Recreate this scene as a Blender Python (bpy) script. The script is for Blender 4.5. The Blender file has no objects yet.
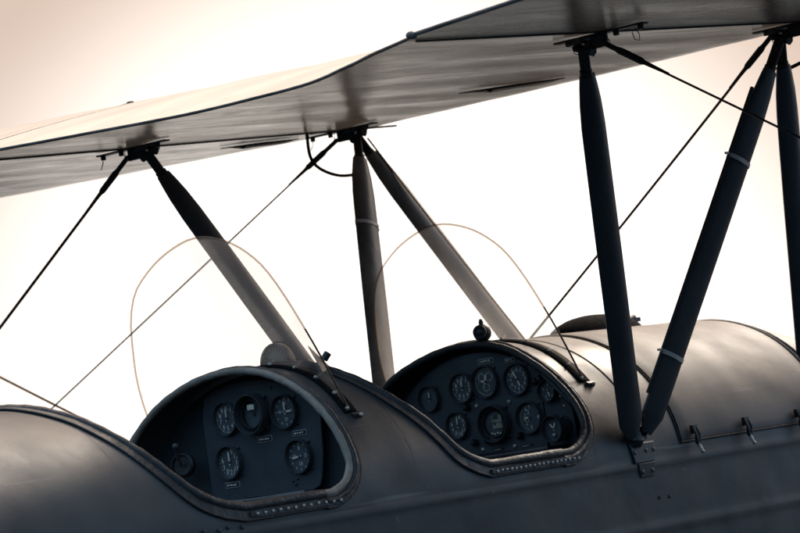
import bpy, bmesh, math, random
from mathutils import Vector, Matrix
random.seed(7)
S = bpy.context.scene
COL = S.collection
V = Vector
PI = math.pi

# ------------------------------------------------------------------ materials
def node_mat(name):
    m = bpy.data.materials.new(name); m.use_nodes = True
    nt = m.node_tree
    for n in list(nt.nodes): nt.nodes.remove(n)
    out = nt.nodes.new('ShaderNodeOutputMaterial')
    return m, nt, out

def N(nt, t, **kw):
    n = nt.nodes.new(t)
    for k, v in kw.items():
        if k in n.inputs.keys(): n.inputs[k].default_value = v
        else: setattr(n, k, v)
    return n

def worn(name, base, alt, rough=(.3, .5), scale=3.0, stretch=(1, 1, 1), metal=0.0, bump=.15, fine=60.0,
         spec=.5, scratch=None, lo=.35, hi=.7, bumpd=.004, coat=0.0, lines=None):
    """paint, leather or metal with blotchy wear, uneven gloss and a fine bump"""
    m, nt, out = node_mat(name); L = nt.links.new
    b = N(nt, 'ShaderNodeBsdfPrincipled')
    b.inputs['Metallic'].default_value = metal
    b.inputs['Specular IOR Level'].default_value = spec
    if coat:
        b.inputs['Coat Weight'].default_value = coat; b.inputs['Coat Roughness'].default_value = .25
    tc = N(nt, 'ShaderNodeTexCoord'); mp = N(nt, 'ShaderNodeMapping'); mp.inputs['Scale'].default_value = stretch
    L(tc.outputs['Object'], mp.inputs['Vector'])
    n1 = N(nt, 'ShaderNodeTexNoise', Scale=scale, Detail=7.0, Roughness=.62)
    L(mp.outputs['Vector'], n1.inputs['Vector'])
    r1 = N(nt, 'ShaderNodeValToRGB'); r1.color_ramp.elements[0].position = lo; r1.color_ramp.elements[1].position = hi
    r1.color_ramp.elements[0].color = (*base, 1); r1.color_ramp.elements[1].color = (*alt, 1)
    L(n1.outputs['Fac'], r1.inputs['Fac'])
    colout = r1.outputs['Color']
    if scratch:
        n3 = N(nt, 'ShaderNodeTexNoise', Scale=scale*9, Detail=4.0, Roughness=.7)
        L(mp.outputs['Vector'], n3.inputs['Vector'])
        r3 = N(nt, 'ShaderNodeValToRGB'); r3.color_ramp.elements[0].position = .66; r3.color_ramp.elements[1].position = .74
        L(n3.outputs['Fac'], r3.inputs['Fac'])
        mx = N(nt, 'ShaderNodeMix', data_type='RGBA'); mx.inputs[7].default_value = (*scratch, 1)
        L(r3.outputs['Color'], mx.inputs[0]); L(colout, mx.inputs[6]); colout = mx.outputs[2]
    if lines:                                   # long thin scuffs
        m2 = N(nt, 'ShaderNodeMapping'); m2.inputs['Rotation'].default_value = (0, .45, .2); m2.inputs['Scale'].default_value = (1.6, 34, 46)
        L(tc.outputs['Object'], m2.inputs['Vector'])
        n4 = N(nt, 'ShaderNodeTexNoise', Scale=1.0, Detail=2.0); L(m2.outputs['Vector'], n4.inputs['Vector'])
        r4 = N(nt, 'ShaderNodeValToRGB'); r4.color_ramp.elements[0].position = .70; r4.color_ramp.elements[1].position = .76
        L(n4.outputs['Fac'], r4.inputs['Fac'])
        x4 = N(nt, 'ShaderNodeMix', data_type='RGBA'); x4.inputs[7].default_value = (*lines, 1)
        L(r4.outputs['Color'], x4.inputs[0]); L(colout, x4.inputs[6]); colout = x4.outputs[2]
        n5 = N(nt, 'ShaderNodeTexNoise', Scale=5.5, Detail=1.0); L(tc.outputs['Object'], n5.inputs['Vector'])
    L(colout, b.inputs['Base Color'])
    mr = N(nt, 'ShaderNodeMapRange'); mr.inputs['To Min'].default_value = rough[0]; mr.inputs['To Max'].default_value = rough[1]
    mr.inputs['From Min'].default_value = .3; mr.inputs['From Max'].default_value = .7
    n2 = N(nt, 'ShaderNodeTexNoise', Scale=scale*2.7, Detail=5.0); L(mp.outputs['Vector'], n2.inputs['Vector'])
    L(n2.outputs['Fac'], mr.inputs['Value']); L(mr.outputs['Result'], b.inputs['Roughness'])
    nf = N(nt, 'ShaderNodeTexNoise', Scale=fine, Detail=3.0); L(tc.outputs['Object'], nf.inputs['Vector'])
    ad = N(nt, 'ShaderNodeMath', operation='MULTIPLY_ADD'); ad.inputs[1].default_value = 3.0
    L(n1.outputs['Fac'], ad.inputs[0]); L(nf.outputs['Fac'], ad.inputs[2])
    bp = N(nt, 'ShaderNodeBump', Strength=bump, Distance=bumpd); L(ad.outputs['Value'], bp.inputs['Height'])
    if lines:
        b5 = N(nt, 'ShaderNodeBump', Strength=.55, Distance=.012); L(n5.outputs['Fac'], b5.inputs['Height']); L(b5.outputs['Normal'], bp.inputs['Normal'])
    L(bp.outputs['Normal'], b.inputs['Normal'])
    L(b.outputs['BSDF'], out.inputs['Surface'])
    return m

def plain(name, col, rough=.5, metal=0.0, spec=.5):
    return worn(name, col, tuple(c*1.25 for c in col), (rough*.85, rough*1.1), 40, metal=metal, bump=.05, spec=spec)

M = {}
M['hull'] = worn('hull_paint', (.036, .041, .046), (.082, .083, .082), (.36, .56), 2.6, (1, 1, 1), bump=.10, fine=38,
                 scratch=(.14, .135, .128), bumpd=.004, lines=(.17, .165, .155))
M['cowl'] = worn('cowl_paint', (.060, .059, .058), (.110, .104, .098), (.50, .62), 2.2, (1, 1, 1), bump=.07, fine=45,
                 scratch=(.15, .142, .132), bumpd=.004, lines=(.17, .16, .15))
M['inside'] = plain('cockpit_inside_paint', (.032, .039, .047), .65)
M['panel'] = worn('panel_paint', (.046, .056, .066), (.072, .082, .092), (.4, .6), 14, bump=.06, fine=120)
M['leather'] = worn('black_leather', (.022, .024, .027), (.050, .050, .050), (.38, .6), 14, bump=.45, fine=90, scratch=(.10, .095, .085))
M['tan'] = worn('tan_leather', (.24, .195, .155), (.42, .35, .28), (.45, .65), 18, bump=.4, fine=110, scratch=(.10, .08, .06))
M['strut'] = worn('strut_paint', (.034, .040, .048), (.062, .066, .070), (.30, .48), 7, (1, 1, .3), bump=.14, fine=60, scratch=(.14, .135, .13))
M['strutlight'] = worn('strut_paint_lit_worn', (.06, .06, .062), (.20, .18, .16), (.30, .48), 9, (1, 1, .35), bump=.14, fine=60, scratch=(.20, .18, .16))  # paler copy of strut paint; the light on far struts is in its colour
M['steel'] = worn('dark_steel', (.05, .05, .052), (.11, .10, .095), (.3, .5), 30, metal=.7, bump=.15, fine=160)
M['bright'] = worn('bright_screw', (.40, .36, .31), (.72, .66, .58), (.3, .5), 45, metal=.6, bump=.1, fine=200)
M['blackmetal'] = plain('black_metal', (.015, .016, .018), .4)
M['rubber'] = plain('black_rubber', (.008, .008, .009), .95, spec=.05)
M['bezel'] = plain('bezel_black', (.055, .060, .064), .32)
M['dial'] = plain('dial_black', (.085, .094, .102), .35)
M['mark'] = plain('dial_marking', (.86, .78, .66), .6)
M['needle'] = plain('needle_cream', (.85, .74, .58), .5)
M['parch'] = worn('aged_dial_face', (.30, .27, .19), (.42, .38, .28), (.4, .5), 30, bump=.03)
M['placard'] = plain('placard_black', (.018, .020, .023), .4)
M['plate'] = plain('placard_edge', (.42, .40, .37), .45)
M['strap'] = plain('strap_tape', (.52, .48, .44), .5)
M['wire'] = worn('steel_wire', (.05, .042, .036), (.07, .06, .05), (.4, .45), 2, bump=0.0)
M['trim'] = worn('wing_edge_trim', (.10, .09, .082), (.24, .21, .185), (.4, .6), 12, bump=.1)
M['gap'] = plain('panel_gap', (.008, .009, .010), .7)

def fabric(name, lo, hi, trans):
    m, nt, out = node_mat(name); L = nt.links.new
    tc = N(nt, 'ShaderNodeTexCoord'); mp = N(nt, 'ShaderNodeMapping'); mp.inputs['Scale'].default_value = (1.0, 4.2, 1.0)
    mp.inputs['Rotation'].default_value = (0, 0, .06)
    L(tc.outputs['Object'], mp.inputs['Vector'])
    n1 = N(nt, 'ShaderNodeTexNoise', Scale=3.4, Detail=10.0, Roughness=.68, Distortion=.9); L(mp.outputs['Vector'], n1.inputs['Vector'])
    r1 = N(nt, 'ShaderNodeValToRGB')
    r1.color_ramp.elements[0].position = .30; r1.color_ramp.elements[1].position = .72
    r1.color_ramp.elements[0].color = (*lo, 1); r1.color_ramp.elements[1].color = (*hi, 1)
    L(n1.outputs['Fac'], r1.inputs['Fac'])
    n2 = N(nt, 'ShaderNodeTexNoise', Scale=1.6, Detail=3.0); L(tc.outputs['Object'], n2.inputs['Vector'])
    mx = N(nt, 'ShaderNodeMix', data_type='RGBA', blend_type='MULTIPLY'); mx.inputs[0].default_value = .6
    r2 = N(nt, 'ShaderNodeValToRGB'); r2.color_ramp.elements[0].position = .3; r2.color_ramp.elements[1].position = .6
    r2.color_ramp.elements[0].color = (.50, .48, .46, 1); r2.color_ramp.elements[1].color = (1, 1, 1, 1)
    L(n2.outputs['Fac'], r2.inputs['Fac']); L(r1.outputs['Color'], mx.inputs[6]); L(r2.outputs['Color'], mx.inputs[7])
    b = N(nt, 'ShaderNodeBsdfPrincipled'); L(mx.outputs[2], b.inputs['Base Color'])
    mr = N(nt, 'ShaderNodeMapRange'); mr.inputs['From Min'].default_value = .3; mr.inputs['From Max'].default_value = .7; mr.inputs['To Min'].default_value = .31; mr.inputs['To Max'].default_value = .20; b.inputs['Specular IOR Level'].default_value = .85
    L(n1.outputs['Fac'], mr.inputs['Value']); L(mr.outputs['Result'], b.inputs['Roughness'])
    bp = N(nt, 'ShaderNodeBump', Strength=.05, Distance=.004); L(n1.outputs['Fac'], bp.inputs['Height']); L(bp.outputs['Normal'], b.inputs['Normal'])
    tr = N(nt, 'ShaderNodeBsdfTranslucent'); tr.inputs['Color'].default_value = (.75, .66, .56, 1)
    ms = N(nt, 'ShaderNodeMixShader'); ms.inputs[0].default_value = trans
    L(b.outputs['BSDF'], ms.inputs[1]); L(tr.outputs['BSDF'], ms.inputs[2])
    L(ms.outputs['Shader'], out.inputs['Surface'])
    return m
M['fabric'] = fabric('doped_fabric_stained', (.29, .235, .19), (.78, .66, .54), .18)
M['darkfabric'] = fabric('doped_fabric_dark', (.085, .085, .085), (.27, .25, .23), .05)  # darker fabric for the lower skin of the outer panels
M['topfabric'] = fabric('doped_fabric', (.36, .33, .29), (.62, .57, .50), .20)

M['lip'] = fabric('torn_fabric_lip', (.60, .55, .49), (.86, .82, .76), .6)
def perspex():
    m, nt, out = node_mat('windscreen_perspex'); L = nt.links.new
    tp = N(nt, 'ShaderNodeBsdfTransparent'); tp.inputs['Color'].default_value = (.995, .992, .988, 1)
    gl = N(nt, 'ShaderNodeBsdfGlossy', Roughness=.04); gl.inputs['Color'].default_value = (1, 1, 1, 1)
    tl = N(nt, 'ShaderNodeBsdfTranslucent'); tl.inputs['Color'].default_value = (.95, .9, .85, 1)
    tc = N(nt, 'ShaderNodeTexCoord'); n1 = N(nt, 'ShaderNodeTexNoise', Scale=9.0, Detail=8.0, Roughness=.7)
    L(tc.outputs['Object'], n1.inputs['Vector'])
    mr = N(nt, 'ShaderNodeMapRange'); mr.inputs['From Min'].default_value = .3; mr.inputs['From Max'].default_value = .75
    mr.inputs['To Min'].default_value = .05; mr.inputs['To Max'].default_value = .105
    L(n1.outputs['Fac'], mr.inputs['Value'])
    m1 = N(nt, 'ShaderNodeMixShader'); L(mr.outputs['Result'], m1.inputs[0]); L(tp.outputs['BSDF'], m1.inputs[1]); L(tl.outputs['BSDF'], m1.inputs[2])
    fr = N(nt, 'ShaderNodeFresnel', IOR=1.45)
    ml = N(nt, 'ShaderNodeMath', operation='MULTIPLY'); ml.inputs[1].default_value = .25; L(fr.outputs['Fac'], ml.inputs[0])
    m2 = N(nt, 'ShaderNodeMixShader'); L(ml.outputs['Value'], m2.inputs[0]); L(m1.outputs['Shader'], m2.inputs[1]); L(gl.outputs['BSDF'], m2.inputs[2])
    L(m2.outputs['Shader'], out.inputs['Surface'])
    return m
M['glass'] = perspex()
def edge_mat():
    m, nt, out = node_mat('perspex_edge'); L = nt.links.new
    a = N(nt, 'ShaderNodeBsdfTransparent'); a.inputs['Color'].default_value = (.86, .79, .73, 1)
    g = N(nt, 'ShaderNodeBsdfPrincipled', Roughness=.2); g.inputs['Base Color'].default_value = (.30, .21, .15, 1)
    x = N(nt, 'ShaderNodeMixShader'); x.inputs[0].default_value = .25
    L(a.outputs['BSDF'], x.inputs[1]); L(g.outputs['BSDF'], x.inputs[2]); L(x.outputs['Shader'], out.inputs['Surface'])
    return m
M['glassedge'] = edge_mat()
M['cable'] = plain('flare_brown_cable', (.30, .19, .125), .6)  # brown cast of veiling flare on the far wires, put into their colour

# ------------------------------------------------------------------ mesh helper
class MB:
    def __init__(s): s.v = []; s.f = []; s.m = []; s.mats = []
    def mi(s, mat):
        if mat not in s.mats: s.mats.append(mat)
        return s.mats.index(mat)
    def add(s, verts, faces, mat):
        o = len(s.v); s.v += [tuple(v) for v in verts]; k = s.mi(mat)
        for f in faces: s.f.append([i+o for i in f]); s.m.append(k)
    def loft(s, rings, mat, closed=True, caps=True, loop=False):
        n = len(rings[0]); vs = [p for r in rings for p in r]; fs = []
        R = len(rings)
        for i in range(R if loop else R-1):
            a, b = i*n, ((i+1) % R)*n
            for j in range(n if closed else n-1):
                k = (j+1) % n
                fs.append([a+j, a+k, b+k, b+j])
        if caps and closed and not loop:
            fs.append(list(range(n))[::-1]); fs.append([(R-1)*n+j for j in range(n)])
        s.add(vs, fs, mat)
    def tube(s, pts, r, mat, seg=10, loop=False, caps=True):
        pts = [V(p) for p in pts]; n = len(pts)
        rr = r if callable(r) else (lambda i: r)
        T = []
        for i in range(n):
            a = pts[(i-1) % n] if (loop or i > 0) else pts[i]
            b = pts[(i+1) % n] if (loop or i < n-1) else pts[i]
            T.append((b-a).normalized())
        u = T[0].orthogonal().normalized(); rings = []
        for i in range(n):
            u = (u - T[i]*u.dot(T[i])).normalized(); w = T[i].cross(u)
            rings.append([pts[i]+(u*math.cos(2*PI*k/seg)+w*math.sin(2*PI*k/seg))*rr(i) for k in range(seg)])
        s.loft(rings, mat, loop=loop, caps=caps)
    def cyl(s, a, b, r, mat, seg=16, r2=None):
        a, b = V(a), V(b); d = (b-a).normalized(); u = d.orthogonal().normalized(); w = d.cross(u); r2 = r if r2 is None else r2
        s.loft([[p+(u*math.cos(2*PI*k/seg)+w*math.sin(2*PI*k/seg))*q for k in range(seg)] for p, q in ((a, r), (b, r2))], mat)
    def lathe(s, o, axis, prof, mat, seg=32, up=(0, 0, 1)):
        """prof: list of (radius, along)"""
        d = V(axis).normalized(); u = V(up); u = (u-d*u.dot(d)).normalized(); w = d.cross(u); o = V(o)
        s.loft([[o+d*h+(u*math.cos(2*PI*k/seg)+w*math.sin(2*PI*k/seg))*r for k in range(seg)] for r, h in prof], mat, caps=False)
    def box(s, c, e, mat, R=None):
        c = V(c); vs = []
        for x in (-1, 1):
            for y in (-1, 1):
                for z in (-1, 1):
                    p = V((x*e[0]/2, y*e[1]/2, z*e[2]/2)); vs.append(c+(R @ p if R else p))
        s.add(vs, [[0,1,3,2],[4,6,7,5],[0,4,5,1],[2,3,7,6],[0,2,6,4],[1,5,7,3]], mat)
    def ball(s, c, r, mat, seg=16, sc=(1, 1, 1)):
        c = V(c); rings = []
        for i in range(1, seg//2):
            t = PI*i/(seg//2)
            rings.append([c+V((sc[0]*r*math.sin(t)*math.cos(2*PI*k/seg), sc[1]*r*math.sin(t)*math.sin(2*PI*k/seg), sc[2]*r*math.cos(t))) for k in range(seg)])
        s.loft(rings, mat)
    def build(s, name, parent=None, smooth=35, weld=0.0, loc=None, label=None, bevel=0.0, solid=0.0):
        me = bpy.data.meshes.new(name); me.from_pydata(s.v, [], s.f)
        for m in s.mats: me.materials.append(m)
        me.polygons.foreach_set('material_index', s.m)
        bm = bmesh.new(); bm.from_mesh(me)
        if weld: bmesh.ops.remove_doubles(bm, verts=bm.verts, dist=weld)
        bmesh.ops.recalc_face_normals(bm, faces=bm.faces)
        ca = math.radians(smooth)
        for f in bm.faces: f.smooth = True
        for e in bm.edges:
            if len(e.link_faces) == 2 and e.calc_face_angle(0) > ca: e.smooth = False
        bm.to_mesh(me); bm.free()
        o = bpy.data.objects.new(name, me); COL.objects.link(o)
        if parent: o.parent = parent
        if loc: o.location = loc
        if label: o['label'] = label
        if bevel:
            b = o.modifiers.new('edge', 'BEVEL'); b.width = bevel; b.segments = 2; b.limit_method = 'ANGLE'
        if solid:
            b = o.modifiers.new('skin', 'SOLIDIFY'); b.thickness = solid; b.offset = 0
        return o

def clone(o, parent, loc, rot=None):
    c = o.copy(); COL.objects.link(c); c.parent = parent; c.location = loc
    if rot is not None: c.rotation_euler = rot
    return c

def interp(tab, x):
    if x <= tab[0][0]: return tab[0][1]
    for (a, b), (c, d) in zip(tab, tab[1:]):
        if x <= c: return b+(d-b)*(x-a)/(c-a)
    return tab[-1][1]
def smooth_interp(tab, x):
    """Catmull-Rom through the table"""
    n = len(tab)
    if x <= tab[0][0]: return tab[0][1]
    if x >= tab[-1][0]: return tab[-1][1]
    for i in range(n-1):
        if x <= tab[i+1][0]:
            x0, y0 = tab[i]; x1, y1 = tab[i+1]
            m0 = (y1-tab[i-1][1])/(x1-tab[i-1][0]) if i > 0 else (y1-y0)/(x1-x0)
            m1 = (tab[i+2][1]-y0)/(tab[i+2][0]-x0) if i < n-2 else (y1-y0)/(x1-x0)
            h = x1-x0; t = (x-x0)/h
            return ((2*t**3-3*t*t+1)*y0+(t**3-2*t*t+t)*h*m0+(-2*t**3+3*t*t)*y1+(t**3-t*t)*h*m1)

# ------------------------------------------------------------------ root: the aeroplane sits tail down, nose up
PITCH = math.radians(12.1)
root = bpy.data.objects.new('biplane', None); COL.objects.link(root)
root.location = (0, 0, 1.9); root.rotation_euler = (0, -PITCH, 0)
root['label'] = 'dark open-cockpit biplane with two curved windscreens under its pale fabric upper wing'
root['category'] = 'biplane'

# ------------------------------------------------------------------ fuselage (aircraft axes: x forward, y to port, z up)
def HA(x): return smooth_interp([(-3.2, .36), (-2.4, .39), (-1.8, .40), (.9, .40), (1.2, .385), (1.5, .35), (1.8, .30)], x)
def HB(x): return smooth_interp([(-3.2, .285), (-2.4, .305), (-1.9, .315), (-1.6, .324), (-1.3, .338), (-1.0, .35), (.75, .352), (.93, .345), (1.2, .288), (1.5, .205), (1.8, .16)], x)
def hull_pt(x, ph, off=0.0):
    """ph: -90 (starboard, z=0 side) .. 0 top .. 90 port given as angle from the top, degrees"""
    a, b = HA(x)+off, HB(x)+off; t = math.radians(ph)
    return V((x, a*math.sin(t), b*math.cos(t)))
def hull_z(x, y):
    a, b = HA(x), HB(x); return b*math.sqrt(max(0, 1-(y/a)**2))
def side_pt(x, z, s, off=0.0):
    a = HA(x)+off
    k = min(1, abs(z)/.66)
    y = a*(1-k**3.2)**(1/3.2)
    bump = .0035*math.exp(-((z+.005)/.012)**2) + .0025*math.exp(-((z+.17)/.012)**2)
    return V((x, s*(y+bump), z))

# opening outlines: height z -> x of the edge (trim centre line)
REAR1 = [(0.045, -1.4107), (0.06, -1.4763), (0.09, -1.537), (0.14, -1.585), (0.189, -1.62), (0.233, -1.647), (0.27, -1.67), (0.297, -1.684), (0.32, -1.7), (0.34, -1.712), (0.352, -1.716)]
FRONT1 = [(.045,-1.130),(.055,-1.098),(.072,-1.070),(.10,-1.048),(.14,-1.038),(.20,-1.030),(.26,-1.022),(.308,-1.014),(.335,-1.006),(.352,-1.000)]
REAR2 = [(0.052, -0.574), (0.066, -0.618), (0.09, -0.664), (0.13, -0.697), (0.177, -0.73), (0.228, -0.77), (0.262, -0.792), (0.29, -0.808), (0.315, -0.82), (0.335, -0.826), (0.352, -0.828)]
FRONT2 = [(.052,-.262),(.06,-.232),(.075,-.205),(.10,-.175),(.14,-.160),(.19,-.158),(.24,-.160),(.29,-.156),(.32,-.142),(.34,-.128),(.352,-.120)]

def edge_side(tab, n=44):
    """starboard edge points from bottom to the top centre"""
    zb = tab[0][0]; p0 = math.degrees(math.acos(min(1, zb/.3515))); out = []
    for i in range(n+1):
        ph = p0*(1-i/n)
        z = .3515*math.cos(math.radians(ph))
        x = smooth_interp(tab, z)
        p = hull_pt(x, -ph); out.append(p)
    return out
def opening_loop(rear, front):
    r = edge_side(rear); f = edge_side(front)
    fr_corner, rr_corner = f[0], r[0]
    bottom = [rr_corner.lerp(fr_corner, t/10) for t in range(1, 10)]
    star = list(reversed(r)) + bottom + f            # top rear -> bottom -> top front (starboard)
    port = [V((p.x, -p.y, p.z)) for p in reversed(star)][1:-1]
    return star, port, star+port

def cut_phi(x):
    """angle from the top at which the hull skin starts at station x (0 = closed on top)"""
    for rear, front in ((REAR1, FRONT1), (REAR2, FRONT2)):
        if rear[-1][1] < x < front[-1][1]:
            if x < rear[0][1]: tab = rear
            elif x > front[0][1]: tab = front
            else:
                return math.degrees(math.acos(rear[0][0]/.3515))
            lo, hi = tab[0][0], tab[-1][0]
            z0 = tab[0][1]
            for _ in range(40):
                mid = (lo+hi)/2; xm = smooth_interp(tab, mid)
                inside = (xm < x) if tab is front else (xm > x)
                # on the rear edge x falls as z grows; on the front edge x rises as z grows
                if inside: lo = mid
                else: hi = mid
            return math.degrees(math.acos(min(1, lo/.3515)))
    return 0.0

xs = set()
x = -3.2
while x < 1.8: xs.add(round(x, 4)); x += .05
for rear, front in ((REAR1, FRONT1), (REAR2, FRONT2)):
    for tab in (rear, front):
        for i in range(61):
            z = tab[0][0]+(tab[-1][0]-tab[0][0])*math.sin(i/60*PI/2)
            xs.add(round(smooth_interp(tab, z), 4))
        xs.add(round(tab[-1][1]+(.0008 if tab is front else -.0008), 4))
xs = sorted(xs)
xs = [a for i, a in enumerate(xs) if i == 0 or a-xs[i-1] > .0006 or i == len(xs)-1]
NU, NS = 36, 72
def half_section(x, s):
    c = cut_phi(x); pts = []
    for i in range(NU+1): pts.append(hull_pt(x, s*(c+(90-c)*i/NU)))
    for i in range(1, NS+1): pts.append(side_pt(x, -.66*(i/NS), s))
    return pts
mb = MB()
mb.loft([half_section(x, -1) for x in xs], M['hull'], closed=False)
mb.loft([half_section(x, 1) for x in xs], M['hull'], closed=False)
mb.add([hull_pt(-3.2, a) for a in range(-90, 91, 6)]+[side_pt(-3.2, -.66*i/12, 1) for i in range(1, 13)]+[side_pt(-3.2, -.66*i/12, -1) for i in range(11, 0, -1)],
       [list(range(31+12+11))], M['hull'])
mb.add([hull_pt(1.8, a) for a in range(-90, 91, 6)]+[side_pt(1.8, -.66*i/12, 1) for i in range(1, 13)]+[side_pt(1.8, -.66*i/12, -1) for i in range(11, 0, -1)],
       [list(range(31+12+11))], M['hull'])
fus = mb.build('fuselage', root, smooth=50, weld=.0004)
sol = fus.modifiers.new('skin', 'SOLIDIFY'); sol.thickness = .005; sol.offset = -1

# inner bulkheads and floor: dark inside of the cockpits
def bulkhead(x, zlow=-.5, k=.972, mat='inside'):
    b = MB()
    pts = [V((x, HA(x)*k*math.sin(math.radians(a)), HB(x)*(k-.004)*math.cos(math.radians(a)))) for a in range(-90, 91, 5)]
    pts += [V((x, HA(x)*k*.9, zlow)), V((x, -HA(x)*k*.9, zlow))]
    n = len(pts)
    b.add(pts+[p+V((.006, 0, 0)) for p in pts], [list(range(n)), list(range(n, 2*n))[::-1]]+[[i, (i+1) % n, (i+1) % n+n, i+n] for i in range(n)], M[mat])
    return b.build('bulkhead', root)
bulkhead(-.922); bulkhead(-.062)
for xa in (-1.45, -.60):                                   # seat backs deep inside
    b = MB(); b.box((xa, 0, -.12), (.03, .5, .3), M['leather'], Matrix.Rotation(-.2, 3, 'Y')); b.build('seat_back', root, bevel=.01)

# coaming: padded leather rolls round each opening, with a flat flange piping outside
def flange_path(pts, d):
    out = []; n = len(pts)
    for i, p in enumerate(pts):
        t = (pts[min(n-1, i+1)]-pts[max(0, i-1)]).normalized()
        nrm = V((0, p.y/.16, p.z/.1235)); nrm.normalize()
        side = nrm.cross(t).normalized()
        out.append((p, nrm, side))
    return out
def coaming(rear, front, hoop_mat, roll_mat, name_l, lab):
    star, port, loop = opening_loop(rear, front)
    n_r = 45
    rear_half = star[:45+9]; front_half = star[45+9-1:]
    mir = lambda L: [V((p.x, -p.y, p.z)) for p in reversed(L)]
    hoop = front_half + mir(front_half)[1:]
    back = mir(rear_half) + rear_half[1:]
    wob = [1+.05*math.sin(i*1.7)+.04*math.sin(i*.61+1) for i in range(400)]
    b = MB()
    b.tube([p+V((.002, 0, 0)) for p in hoop], lambda i: .0088*wob[i], hoop_mat, 14)
    h = b.build('coaming_hoop', root, smooth=70, label=lab)
    def apron(b, path, w, r_in):
        fp = flange_path(path, w); rings = []
        for (p, nr, sd) in fp:
            a = p+nr*.0035; c = p+nr*.0030-sd*w
            rings.append([a-nr*.006, a+nr*.002, p+nr*.0055-sd*(w*.5), c+nr*.002, c-nr*.006])
        b.loft(rings, M['leather'], closed=False)
        b.tube([p+nr*.003-sd*w for (p, nr, sd) in fp], .0030, M['leather'], 8)
        if r_in: b.tube([p+nr*.003-sd*.0165 for (p, nr, sd) in fp], lambda i: r_in*wob[(i*7) % 400], M['leather'], 10)
    b = MB()
    b.tube(back, lambda i: .0115*wob[i], roll_mat, 12)
    apron(b, back, .030, 0)
    b.build('coaming_roll', root, smooth=60)
    b = MB(); apron(b, hoop, .033, .0085)
    b.build('coaming_apron', root, smooth=60)
    return star
coaming(REAR1, FRONT1, M['tan'], M['leather'], 'rear', 'tan leather hoop of the rear cockpit')
coaming(REAR2, FRONT2, M['leather'], M['leather'], 'front', 'black leather hoop of the front cockpit')

# sill strips with their rows of screws
b = MB(); b.ball((0, 0, 0), .0042, M['bright'], 10, (1, .7, 1)); rivet0 = None
def sill(x0, x1, z, n):
    global rivet0
    b = MB(); pr = []
    for i in range(13):
        x = x0-.02+(x1-x0+.04)*i/12; end = .6 if i in (0, 12) else 1
        pr.append([side_pt(x, z+.010*end, -1, .0005)+V((0, .003, 0)), side_pt(x, z+.008*end, -1, .0085), side_pt(x, z-.008*end, -1, .0085), side_pt(x, z-.010*end, -1, .0005)+V((0, .003, 0))])
    b.loft(pr, M['leather'])
    s = b.build('sill_strip', root, smooth=50)
    for i in range(n):
        x = x0+(x1-x0)*i/(n-1); p = side_pt(x, z, -1, .0092)
        p = p+V((random.uniform(-.001, .001), 0, random.uniform(-.001, .001)))
        if rivet0 is None:
            b = MB(); b.ball((0, 0, 0), .0039, M['bright'], 10, (1, .7, 1)); rivet0 = b.build('rivet', s, loc=p)
        else: clone(rivet0, s, p)
sill(-1.385, -1.118, .026, 12)
sill(-.560, -.245, .034, 19)

# ------------------------------------------------------------------ text on dials
_tc = {}
def glyphs(txt, size):
    if txt not in _tc:
        cu = bpy.data.curves.new('glyph', 'FONT'); cu.body = txt; cu.align_x = 'CENTER'; cu.align_y = 'CENTER'; cu.resolution_u = 2
        o = bpy.data.objects.new('glyph', cu); COL.objects.link(o)
        dg = bpy.context.evaluated_depsgraph_get(); dg.update()
        me = o.evaluated_get(dg).to_mesh()
        _tc[txt] = ([v.co.copy() for v in me.vertices], [list(p.vertices) for p in me.polygons])
        o.evaluated_get(dg).to_mesh_clear(); bpy.data.objects.remove(o); bpy.data.curves.remove(cu)
    vs, fs = _tc[txt]
    return [(v.x*size, v.y*size) for v in vs], fs

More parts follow.
